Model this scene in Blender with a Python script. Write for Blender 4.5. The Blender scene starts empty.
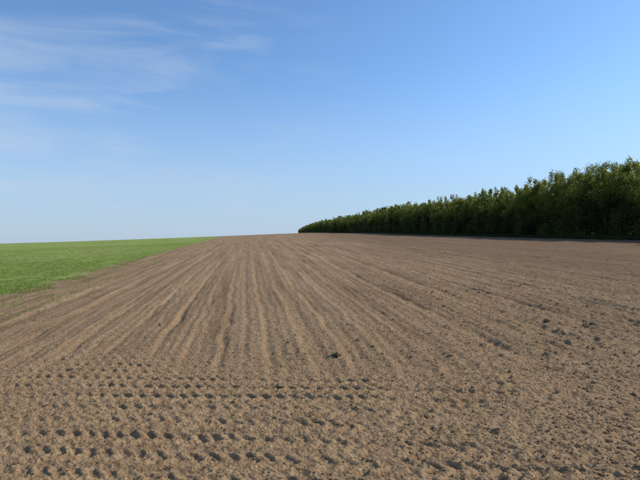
import bpy, math, numpy as np
from mathutils import Vector
rng = np.random.default_rng(7)
scene = bpy.context.scene
scene.view_settings.view_transform = 'Standard'
scene.view_settings.look = 'None'
scene.view_settings.exposure = 0
SUN_EL, SUN_AZ = 37.0, 74.0      # azimuth clockwise from +Y

# ---------------------------------------------------------------- noise
TAB = rng.random((8, 512, 512)).astype(np.float32)
def vn(x, y, s=0):
    t = TAB[s % 8]
    xi = np.floor(x); yi = np.floor(y)
    fx = x - xi; fy = y - yi
    xi = xi.astype(np.int64) + 37 * s; yi = yi.astype(np.int64) + 91 * s
    fx = fx * fx * (3 - 2 * fx); fy = fy * fy * (3 - 2 * fy)
    x0 = xi & 511; x1 = (xi + 1) & 511; y0 = yi & 511; y1 = (yi + 1) & 511
    return (t[x0, y0] * (1 - fx) + t[x1, y0] * fx) * (1 - fy) + (t[x0, y1] * (1 - fx) + t[x1, y1] * fx) * fy
def sst(a, b, v):
    t = np.clip((v - a) / (b - a), 0, 1); return t * t * (3 - 2 * t)

# ---------------------------------------------------------------- terrain form
def xL(y): return -6.2 - 0.178 * y
def xR(y): return 37.8 - 0.103 * y
def base_z(x, y):
    xs = 420 * np.tanh(x / 420.0)
    z = 0.0285 * xs - 0.0115 * (np.sqrt(xs * xs + 25) - 5)
    yy = np.maximum(y, -60.0)
    g = 0.0336 * np.minimum(yy, 360.0)
    t = np.maximum(yy - 360, 0)
    g = g + 0.0336 * t - 0.00006 * t * t * (t < 700) - (t >= 700) * (0.00006 * 490000 + 0.084 * 0.6 * (np.minimum(t, 1400) - 700))
    g = np.where(t > 700, 0.0336 * 360 + 0.0336 * 700 - 29.4 - 0.0504 * (np.minimum(t, 1500) - 700), g)
    und = (vn(x / 60, y / 60, 3) - .5) * 0.5 * sst(40, 150, np.hypot(x, y)) * (1 - sst(180, 300, np.hypot(x, y)))
    return z + g + und
X0 = np.array([-400, -6.2, -0.5, 2, 4, 7, 12, 44, 400.])
D0 = np.array([-.178, -.178, -.150, -.115, -.090, -.062, -.050, -.103, -.103])
def row_coord(x, y):
    v = x + 0.13 * y
    yc = np.clip(y, -5, 430)
    for _ in range(40):
        d = np.interp(v, X0, D0)
        v = 0.5 * v + 0.5 * (x - d * yc)
    return v
FUR = [(-5.1, .10, .025), (-4.3, .09, .02), (-3.4, .10, .03), (-2.45, .09, .02), (-1.85, .08, .03), (-1.25, .08, .04), (-.78, .08, .022), (-.35, .08, .04), (.22, .07, .034), (.74, .07, .022), (1.15, .09, .034), (1.6, .08, .015), (2.1, .08, .025), (3.05, .11, .050),
       (4.1, .1, .03), (5.0, .12, .045), (6.4, .12, .04), (7.6, .14, .055), (9.2, .14, .05), (10.4, .15, .055), (12.4, .16, .06), (14.6, .18, .06), (17, .2, .06), (20, .22, .06), (23, .25, .06), (27, .25, .06), (31, .25, .06)]
def detail_z(x, y, v, r):
    edge = x - xL(y)
    soil = sst(-0.2, 0.7, edge + (vn(x / .8, y / .8, 2) - .5) * 1.2)
    wob = (vn(x / 3, y / 5, 1) - .5) * .14 + (vn(x / .5, y / .6, 4) - .5) * .07
    vv = v + wob
    amp1 = 0.05 + 1.1 * vn(vv / .7 + 100, y / 18, 5)
    rows = np.sin(2 * np.pi * vv / .47) * .014 * amp1
    rows += np.sin(2 * np.pi * vv / .15 + 1) * .005 * (1 - sst(15, 40, r))
    for c, w, a in FUR:
        q = (vv - c) / w
        rows -= a * np.exp(-q * q) * (0.3 + 1.1 * vn(y / .8 + c * 7, vv * 0, 6) * vn(y / 7 + c * 3, vv * 0, 4) * 1.4)
    headland = sst(5.2, 7.2, y + (vn(x / 1.2, y / 1.2, 7) - .5) * 2 + .10 * x)
    rows = rows * (headland * .88 + .12) * (1 - sst(120, 260, r) * .8)
    ty = y + 0.13 * x + (vn(x / 2.5, y / 2.5, 2) - .5) * .3
    P_ = .30
    w = np.abs(((ty / P_) % 1) - .5) * P_
    jit = (vn(x / .5, y / .5, 4) - .5) * .08
    lug = np.sin(2 * np.pi * (x + .9 * w + jit + .05 * np.floor(ty / P_)) / .135)
    lug = sst(-.9, .9, lug) * (1 - sst(.09, .15, w)) * (0.45 + .9 * vn(x / .45, y / .45, 3))
    tread = .022 * lug * (1 - headland) * (1 - sst(.0, 3.4, x + (vn(x, y, 5) - .5) * 2)) * (.45 + .55 * sst(.25, .65, vn(x / 1.6, y / 1.0, 1)))
    rough = .55 + .95 * sst(0, 4.5, x) * (1 - .2 * sst(8, 30, r))
    n = (vn(x / .9, y / .9, 0) - .5) * .030
    n += (vn(x / .31, y / .31, 1) - .5) * .022 * rough
    f = 1 - sst(25, 60, r)
    a = vn(x / .13, y / .13, 2); n += f * (np.abs(a - .5) * -2 + .5) * .016 * rough
    f = 1 - sst(12, 30, r)
    a = vn(x / .055, y / .055, 3); n += f * (a * a - .3) * .020 * rough
    f = 1 - sst(6, 14, r)
    a = vn(x / .028 + y / .09, y / .028, 4); n += f * (a - .5) * .013
    return soil * (rows + tread + n) + (1 - soil) * (vn(x / .5, y / .5, 1) - .5) * .05

# ---------------------------------------------------------------- mesh helpers
def make_obj(name, verts, faces_flat, nper, mats, smooth=False, attrs=None, coll=None):
    me = bpy.data.meshes.new(name)
    nv = len(verts); nf = len(faces_flat) // nper
    me.vertices.add(nv); me.vertices.foreach_set('co', np.ascontiguousarray(verts, dtype=np.float32).ravel())
    me.loops.add(nf * nper); me.loops.foreach_set('vertex_index', faces_flat.astype(np.int32))
    me.polygons.add(nf)
    me.polygons.foreach_set('loop_start', (np.arange(nf) * nper).astype(np.int32))
    me.polygons.foreach_set('loop_total', np.full(nf, nper, dtype=np.int32))
    me.polygons.foreach_set('use_smooth', np.full(nf, smooth, dtype=bool))
    for k, a in (attrs or {}).items():
        at = me.attributes.new(k, 'FLOAT', 'POINT'); at.data.foreach_set('value', a.astype(np.float32))
    me.update(calc_edges=True)
    for m in mats: me.materials.append(m)
    ob = bpy.data.objects.new(name, me); scene.collection.objects.link(ob)
    return ob

class NT:
    def __init__(s, m): s.t = m.node_tree; s.n = s.t.nodes; s.l = s.t.links
    def add(s, k, **kw):
        n = s.n.new(k)
        for a, b in kw.items(): setattr(n, a, b)
        return n
    def link(s, a, b): s.l.new(a, b)
    def attr(s, name): return s.add('ShaderNodeAttribute', attribute_name=name).outputs['Fac']
    def noise(s, vec, scale, detail=4, rough=.6, dist=0):
        n = s.add('ShaderNodeTexNoise'); n.inputs['Scale'].default_value = scale
        n.inputs['Detail'].default_value = detail; n.inputs['Roughness'].default_value = rough
        n.inputs['Distortion'].default_value = dist
        if vec is not None: s.link(vec, n.inputs['Vector'])
        return n.outputs['Fac']
    def math(s, op, a, b=0., c=0., clamp=False):
        n = s.add('ShaderNodeMath', operation=op); n.use_clamp = clamp
        for i, v in enumerate((a, b, c)):
            if isinstance(v, (int, float)): n.inputs[i].default_value = v
            else: s.link(v, n.inputs[i])
        return n.outputs[0]
    def mr(s, v, a, b, c=0., d=1.):
        n = s.add('ShaderNodeMapRange'); n.interpolation_type = 'SMOOTHSTEP'
        s.link(v, n.inputs[0])
        for i, q in enumerate((a, b, c, d)): n.inputs[i + 1].default_value = q
        return n.outputs[0]
    def mix(s, f, a, b, mode='MIX'):
        n = s.add('ShaderNodeMix', data_type='RGBA', blend_type=mode)
        for i, v in ((0, f), (6, a), (7, b)):
            if isinstance(v, (int, float)): n.inputs[i].default_value = v
            elif isinstance(v, tuple): n.inputs[i].default_value = (*v, 1)
            else: s.link(v, n.inputs[i])
        return n.outputs[2]
def newmat(name):
    m = bpy.data.materials.new(name); m.use_nodes = True
    t = NT(m); return m, t, t.n['Principled BSDF']

# ---------------------------------------------------------------- ground material
mg, t, bs = newmat('tilled_soil_and_crop')
pos = t.add('ShaderNodeNewGeometry').outputs['Position']
row = t.attr('row'); edge = t.attr('edge')
big = t.noise(pos, .12, 4, .6); med = t.noise(pos, 1.3, 5, .65); fine = t.noise(pos, 14, 6, .7); micro = t.noise(pos, 60, 3, .7)
soil = t.mix(t.mr(med, .3, .7), (.235, .148, .076), (.300, .197, .106))
soil = t.mix(t.mr(fine, .38, .68), soil, (.39, .268, .152))
soil = t.mix(t.mr(micro, .5, .3, 0, .55), soil, (.110, .066, .035))
soil = t.mix(t.mr(big, .35, .68, 0, .4), soil, (.225, .138, .075))
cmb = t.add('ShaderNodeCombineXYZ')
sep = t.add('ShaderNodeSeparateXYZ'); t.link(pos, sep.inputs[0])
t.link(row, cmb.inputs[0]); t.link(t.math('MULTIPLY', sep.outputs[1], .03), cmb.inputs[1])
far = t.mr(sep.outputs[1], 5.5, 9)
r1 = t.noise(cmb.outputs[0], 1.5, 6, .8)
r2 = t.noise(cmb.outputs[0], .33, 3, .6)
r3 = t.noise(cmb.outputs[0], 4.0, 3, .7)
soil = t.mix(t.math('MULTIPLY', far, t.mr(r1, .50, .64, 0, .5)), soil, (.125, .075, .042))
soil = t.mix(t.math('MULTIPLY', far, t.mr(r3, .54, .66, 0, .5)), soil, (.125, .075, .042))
soil = t.mix(t.math('MULTIPLY', far, t.mr(r1, .48, .36, 0, .5)), soil, (.44, .31, .185))
soil = t.mix(t.mr(r2, .45, .3, 0, .3), soil, (.37, .255, .15))
right = t.mr(row, 2.5, 14., 0, .66)  # shade among the rough clods painted into soil colour, reddish brown, deeper rightward
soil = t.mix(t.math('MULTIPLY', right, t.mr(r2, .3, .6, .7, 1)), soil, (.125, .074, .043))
soil = t.mix(t.math('MULTIPLY', right, t.mr(fine, .5, .7, 0, .6)), soil, (.29, .192, .112))
sp = t.mr(t.noise(pos, .55, 5, .75), .62, .75, 0, .15)
soil = t.mix(sp, soil, (.12, .14, .05))
g1 = t.noise(pos, .8, 5, .7); g2 = t.noise(pos, .05, 3, .6)
gr = t.mix(t.mr(g1, .3, .7), (.160, .218, .042), (.225, .285, .06))
gr = t.mix(t.mr(g2, .4, .6, 0, .7), gr, (.275, .325, .09))
en = t.math('ADD', edge, t.math('MULTIPLY', t.math('SUBTRACT', t.noise(pos, .9, 5, .75), .5), 2.6))
gm = t.mr(en, -.2, -1.0)
patch = t.mr(t.noise(pos, 1.1, 6, .75), .53, .70, 0, .5)
gm2 = t.math('MULTIPLY', gm, t.math('SUBTRACT', 1., patch))
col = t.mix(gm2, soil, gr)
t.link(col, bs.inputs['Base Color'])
bs.inputs['Roughness'].default_value = .95; bs.inputs['Specular IOR Level'].default_value = .08
vor = t.add('ShaderNodeTexVoronoi'); vor.inputs['Scale'].default_value = 34; t.link(pos, vor.inputs['Vector'])
h = t.math('ADD', t.math('MULTIPLY', fine, 1.0), t.math('MULTIPLY', vor.outputs['Distance'], -.5))
h = t.math('ADD', h, t.math('MULTIPLY', micro, .4))
bp = t.add('ShaderNodeBump'); bp.inputs['Strength'].default_value = .9; bp.inputs['Distance'].default_value = .03
t.link(h, bp.inputs['Height']); t.link(bp.outputs[0], bs.inputs['Normal'])

# ---------------------------------------------------------------- ground sheet
r = [1.2]
while r[-1] < 9000:
    q = r[-1]; k = 1.0042 if q < 30 else (1.006 if q < 150 else (1.012 if q < 700 else 1.08))
    r.append(q * k)
r = np.array([0.02, .4, .8] + r)
ang = np.concatenate([np.radians(np.linspace(-180, -55, 60, endpoint=False)), np.radians(np.linspace(-55, 55, 900, endpoint=False)), np.radians(np.linspace(55, 180, 60))])
R, A = np.meshgrid(r, ang, indexing='ij')
X = R * np.sin(A); Y = R * np.cos(A)
V = row_coord(X, Y)
Z = base_z(X, Y) + detail_z(X, Y, V, R) * (np.abs(A) < 2.0)
nr, na = X.shape
idx = np.arange(nr * na).reshape(nr, na)
F = np.stack([idx[:-1, :-1], idx[:-1, 1:], idx[1:, 1:], idx[1:, :-1]], -1).reshape(-1, 4)[:, ::-1]
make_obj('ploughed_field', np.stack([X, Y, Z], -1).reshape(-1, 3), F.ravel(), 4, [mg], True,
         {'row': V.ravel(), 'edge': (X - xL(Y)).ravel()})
def ground_z(x, y):
    return base_z(x, y) + detail_z(x, y, row_coord(x, y), np.hypot(x, y))

# ---------------------------------------------------------------- clods
mc, t, bs = newmat('dry_soil_clod')
pos = t.add('ShaderNodeNewGeometry').outputs['Position']
tint = t.attr('tint')
c = t.mix(tint, (.14, .087, .046), (.38, .262, .15))
c = t.mix(t.mr(t.noise(pos, 40, 4, .7), .35, .7, 0, .6), c, (.24, .155, .084))
t.link(c, bs.inputs['Base Color']); bs.inputs['Roughness'].default_value = .95; bs.inputs['Specular IOR Level'].default_value = .08
bp = t.add('ShaderNodeBump'); bp.inputs['Strength'].default_value = .8; bp.inputs['Distance'].default_value = .01
t.link(t.noise(pos, 120, 3, .7), bp.inputs['Height']); t.link(bp.outputs[0], bs.inputs['Normal'])
import bmesh
def ico(sub):
    bm = bmesh.new(); bmesh.ops.create_icosphere(bm, subdivisions=sub, radius=1)
    v = np.array([p.co[:] for p in bm.verts]); f = np.array([[q.index for q in p.verts] for p in bm.faces]); bm.free(); return v, f
def scatter_clods(n, sub, rmin, rmax, smin, smax, pw, seed):
    g = np.random.default_rng(seed)
    tv, tf = ico(sub)
    rr = rmin * (rmax / rmin) ** (g.random(n) ** .8); aa = np.radians(g.uniform(-48, 48, n))
    x = rr * np.sin(aa); y = rr * np.cos(aa)
    keep = (x - xL(y) > .3) & (g.random(n) < (.22 + .7 * sst(-1, 4, x)) * (.4 + 1.0 * vn(x / .7, y / .7, 6)))
    x, y, rr = x[keep], y[keep], rr[keep]; n = len(x)
    s = smin + (smax - smin) * g.random(n) ** pw
    z = ground_z(x, y)
    P = tv[None] * (1 + .6 * (g.random((n, len(tv), 1)) - .5))
    P = P * (g.uniform(.65, 1.25, (n, 1, 3)) * s[:, None, None])
    P[:, :, 2] *= .7
    th = g.uniform(0, 6.28, n); cs, sn = np.cos(th)[:, None], np.sin(th)[:, None]
    P = np.stack([P[..., 0] * cs - P[..., 1] * sn, P[..., 0] * sn + P[..., 1] * cs, P[..., 2]], -1)
    P += np.stack([x, y, z + s * .12], -1)[:, None]
    Fc = tf[None] + (np.arange(n) * len(tv))[:, None, None]
    return P.reshape(-1, 3), Fc.reshape(-1, 3), np.repeat(g.random(n), len(tv))
parts = [scatter_clods(110000, 1, 2.4, 18, .003, .011, 2.0, 1), scatter_clods(9000, 2, 2.4, 28, .008, .022, 3.2, 2), scatter_clods(700, 2, 5, 45, .02, .042, 3, 3)]
vs, fs, ts, o = [], [], [], 0
for P, Fc, T in parts:
    vs.append(P); fs.append(Fc + o); ts.append(T); o += len(P)
make_obj('soil_clods', np.concatenate(vs), np.concatenate(fs).ravel(), 3, [mc], False, {'tint': np.concatenate(ts)})

# ---------------------------------------------------------------- leaf material
def leafmat(name, dark, light, trans=.35, tcol=(.16, .22, .03)):
    m, t, bs = newmat(name)
    tint = t.attr('tint')
    c = t.mix(tint, dark, light)
    t.link(c, bs.inputs['Base Color']); bs.inputs['Roughness'].default_value = .6; bs.inputs['Specular IOR Level'].default_value = .25
    tr = t.add('ShaderNodeBsdfTranslucent'); t.link(t.mix(.5, c, tcol), tr.inputs[0])
    mx = t.add('ShaderNodeMixShader'); mx.inputs[0].default_value = trans
    t.link(bs.outputs[0], mx.inputs[1]); t.link(tr.outputs[0], mx.inputs[2])
    t.link(mx.outputs[0], t.n['Material Output'].inputs['Surface'])
    return m
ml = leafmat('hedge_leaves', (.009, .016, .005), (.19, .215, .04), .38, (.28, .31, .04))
mb, t, bs = newmat('bark'); t.link(t.mix(t.noise(t.add('ShaderNodeNewGeometry').outputs['Position'], 9, 4), (.04, .03, .02), (.07, .055, .04)), bs.inputs['Base Color']); bs.inputs['Roughness'].default_value = .9

def quads(c, size, g, upbias=.3, asp=.6):
    n = len(c)
    nrm = g.normal(size=(n, 3)); nrm[:, 2] += upbias; nrm /= np.linalg.norm(nrm, axis=1)[:, None]
    a = np.cross(nrm, g.normal(size=(n, 3))); a /= np.linalg.norm(a, axis=1)[:, None]
    b = np.cross(nrm, a)
    a = a * size[:, None] * .5; b = b * size[:, None] * .5 * asp
    q = np.stack([c - a, c - b * .9 + a * .1, c + a, c + b + a * .1], 1)
    return q.reshape(-1, 3)
g = np.random.default_rng(21)
LV, LT = [], []
TV, TF = [], []; to = 0
def limb(p0, p1, r0, r1, k=6):
    global to
    p0 = np.array(p0, float); p1 = np.array(p1, float); d = p1 - p0; d /= np.linalg.norm(d)
    u = np.cross(d, [1, .2, .1]); u /= np.linalg.norm(u); w = np.cross(d, u)
    an = np.arange(k) / k * 2 * np.pi
    ring = np.cos(an)[:, None] * u + np.sin(an)[:, None] * w
    TV.append(np.concatenate([p0 + ring * r0, p1 + ring * r1]))
    i = np.arange(k); j = (i + 1) % k
    TF.append(np.stack([i, j, j + k, i + k], -1) + to); to += 2 * k
y = 14.0
while y < 640:
    for rowi, off in enumerate((0., 2.2, 4.6)):
        if rowi == 2 and y > 300: continue
        yy = y + g.uniform(-.8, .8); x = xR(yy) + off + g.uniform(-.6, .6) + 1.6
        dist = math.hypot(x, yy)
        hvar = vn(np.array([yy / 6.]), np.array([3.3]), 5)[0]
        H = (6.1 + 2.5 * hvar + g.uniform(-.7, 1.1)) * (1, 1.05, 1.1)[rowi]
        z0 = float(base_z(np.array([x]), np.array([yy]))[0])
        if dist < 45: N, S = 4200, .26
        elif dist < 90: N, S = 8000, .20
        elif dist < 160: N, S = 3600, .30
        elif dist < 300: N, S = 1200, .48
        else: N, S = 480, .8
        if rowi: N = int(N * .6)
        lob = []
        for k in range(7): lob.append((g.uniform(-1.2, 1.2), g.uniform(-1.6, 1.6), H * g.uniform(.06, .35), 1.1, 1.3, 1.1, 1.))
        for k in range(8): lob.append((g.uniform(-1., 1.), g.uniform(-1.5, 1.5), H * g.uniform(.4, .78), .85, 1.0, .85, 1.))
        for k in range(9):
            zz = H * g.uniform(.74, 1.0); lob.append((g.uniform(-.9, .9), g.uniform(-1.5, 1.5), zz, .34, .38, g.uniform(.4, .85), .34))
        lob = np.array(lob); wgt = lob[:, 6] / lob[:, 6].sum()
        ii = g.choice(len(lob), N, p=wgt); L = lob[ii]
        d = g.normal(size=(N, 3)); d /= np.linalg.norm(d, axis=1)[:, None]
        rad = g.random(N) ** .4 * (1 + .22 * g.normal(size=N))
        c = L[:, :3] + d * rad[:, None] * L[:, 3:6]
        c[:, 2] = np.abs(c[:, 2]) + .03
        tv = np.clip(-.12 + .35 * g.random(N) + .35 * (g.random(len(lob))[ii] - .5) * 2 + .3 * (g.random() - .5) * 2 + .95 * sst(.3, .9, c[:, 2] / H), 0, 1)  # random leaf variation, plus sunlit tops painted into the tint by height
        c += np.array([x, yy, z0])
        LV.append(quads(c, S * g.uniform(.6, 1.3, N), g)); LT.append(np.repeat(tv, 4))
        if dist < 260:
            b = np.array([x, yy, z0 - .1]); top = b + [g.uniform(-.3, .3), g.uniform(-.3, .3), H * .62]
            limb(b, top, .11, .05)
            for k in range(5):
                s = b + (top - b) * g.uniform(.25, .95)
                limb(s, s + np.array([g.uniform(-.9, .9), g.uniform(-1, 1), g.uniform(.8, 1.8)]), .04, .012, 5)
    y += 1.9 if y < 160 else 2.6
LV = np.concatenate(LV)
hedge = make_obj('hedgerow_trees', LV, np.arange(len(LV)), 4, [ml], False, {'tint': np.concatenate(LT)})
tr = make_obj('trunks_and_limbs', np.concatenate(TV), np.concatenate(TF).ravel(), 4, [mb], True)
tr.parent = hedge
mv = leafmat('verge_grass_blades', (.015, .028, .008), (.05, .07, .02), .2)
def blades(x, y, g, hmin, hmax, wid, per, spread):
    n = len(x) * per
    x = np.repeat(x, per) + g.normal(size=n) * spread; y = np.repeat(y, per) + g.normal(size=n) * spread
    z = ground_z(x, y) - .01
    h = g.uniform(hmin, hmax, n); th = g.uniform(0, 6.28, n); w = wid * g.uniform(.6, 1.4, n)
    lean = g.normal(size=(n, 2)) * (h * .5)[:, None]
    b = np.stack([x, y, z], -1); dx = np.stack([np.cos(th) * w, np.sin(th) * w, 0 * w], -1)
    mid = b + np.stack([lean[:, 0] * .35, lean[:, 1] * .35, h * .6], -1)
    top = b + np.stack([lean[:, 0], lean[:, 1], h], -1)
    return np.stack([b - dx * .6, b + dx * .6, mid + dx, top, mid - dx], 1).reshape(-1, 3), np.repeat(g.random(n), 5)
yy = 20 + 280 * g.random(26000) ** 1.8; xx = xR(yy) + g.uniform(-.9, 1.5, len(yy))
P, T = blades(xx, yy, g, .15, .5, .02, 3, .12)
make_obj('verge_grass', P, np.arange(len(P)), 5, [mv], False, {'tint': T})

# ---------------------------------------------------------------- green crop
mcp = leafmat('young_crop_blades', (.15, .21, .042), (.27, .335, .075), .4, (.34, .40, .07))
n = 120000
rr = 8 * (150 / 8) ** (g.random(n) ** .75); aa = np.radians(g.uniform(-62, -8, n))
xx = rr * np.sin(aa); yy = rr * np.cos(aa); e = xx - xL(yy)
keep = (e < -.25 + (vn(xx / 1.1, yy / 1.1, 3) - .5) * 2.6) & (vn(xx / .5, yy / .5, 4) * .6 + vn(xx / 2.2, yy / 2.2, 1) * .4 > .36)
stray = (e > -.5) & (e < 2.0) & (g.random(n) < .09)
keep |= stray
P, T = blades(xx[keep], yy[keep], g, .03, .085, .007, 3, .06)
make_obj('young_crop', P, np.arange(len(P)), 5, [mcp], False, {'tint': T})

# ---------------------------------------------------------------- weeds
mw = leafmat('weed_leaves', (.02, .032, .015), (.05, .068, .03), .1)
def weed(x, y, rad, n, seed):
    g = np.random.default_rng(seed); z = float(ground_z(np.array([x]), np.array([y]))[0])
    vs = []
    for k in range(n):
        a = g.uniform(0, 6.28); el = g.uniform(.05, .8); L = rad * g.uniform(.4, 1.1); w = L * .2
        d = np.array([math.cos(a) * math.cos(el), math.sin(a) * math.cos(el), math.sin(el)]); s = np.array([-math.sin(a), math.cos(a), 0]) * w
        b = np.array([x, y, z]) + [*(g.normal(size=2) * rad * .35), 0]; m1 = b + d * L * .35; m2 = b + d * L * .75 + [0, 0, -.02 * L]; tp = b + d * L + [0, 0, -.15 * L]
        vs += [b, m1 + s, m2 + s * .8, tp, m2 - s * .8, m1 - s]
    vs = np.array(vs)
    make_obj('weed_plant', vs, np.arange(len(vs)), 6, [mw], True, {'tint': np.repeat(g.random(n), 6)})
def at(px, py):
    u = (px - 320) / 500; a = .04 if u < 0 else .017
    yd = 800 / (py - 247 + 500 * (.0336 + a * u)); return u * yd, yd
for i, (px, py, rd, n) in enumerate(((335, 357, .075, 34), (590, 328, .08, 16))):
    x, yd = at(px, py); weed(x, yd, rd, n, i)

# ---------------------------------------------------------------- world
w = bpy.data.worlds.new('World'); scene.world = w; w.use_nodes = True
t = NT(w); bg = t.n['Background']
sky = t.add('ShaderNodeTexSky', sky_type='NISHITA'); sky.sun_disc = False
sky.sun_elevation = math.radians(SUN_EL); sky.sun_rotation = math.radians(SUN_AZ)
sky.air_density = 1.0; sky.dust_density = .4; sky.ozone_density = 1.5; sky.altitude = 100
tc = t.add('ShaderNodeTexCoord').outputs['Generated']
sx = t.add('ShaderNodeSeparateXYZ'); t.link(tc, sx.inputs[0])
base = t.mix(1., sky.outputs[0], (.88, 1.13, 1.36), 'MULTIPLY')
hz = t.mr(sx.outputs[2], .36, -.06, 0, .92)
base = t.mix(hz, base, (3.3, 4.15, 5.5))
mp = t.add('ShaderNodeMapping'); mp.inputs['Scale'].default_value = (1.2, 1.2, 7); mp.inputs['Rotation'].default_value = (0, .10, 0); mp.inputs['Location'].default_value = (0, 0, .75)
t.link(tc, mp.inputs[0])
cn = t.noise(mp.outputs[0], 1.7, 8, .6, .7)
lm = t.mr(sx.outputs[0], .12, -.30); zm = t.mr(sx.outputs[2], .0, .10)
cf = t.math('MULTIPLY', t.math('MULTIPLY', t.mr(cn, .42, .68, 0, .45), lm), zm)
c = t.mix(cf, base, (4.1, 4.9, 6.0))
t.link(c, bg.inputs[0]); bg.inputs[1].default_value = .13

# ---------------------------------------------------------------- sun
sl = bpy.data.lights.new('sun', 'SUN'); sl.energy = 4.5; sl.angle = math.radians(.5); sl.color = (1, .93, .81)
so = bpy.data.objects.new('sun', sl); scene.collection.objects.link(so)
el, az = math.radians(SUN_EL), math.radians(SUN_AZ)
d = Vector((math.sin(az) * math.cos(el), math.cos(az) * math.cos(el), math.sin(el)))
so.rotation_euler = d.to_track_quat('Z', 'Y').to_euler()

# ---------------------------------------------------------------- camera
cam = bpy.data.cameras.new('camera'); co = bpy.data.objects.new('camera', cam); scene.collection.objects.link(co)
cam.sensor_width = 36; cam.lens = 28.1; cam.clip_start = .05; cam.clip_end = 20000
co.location = (0, 0, 1.6); co.rotation_euler = (math.radians(90.8), 0, 0)
scene.camera = co
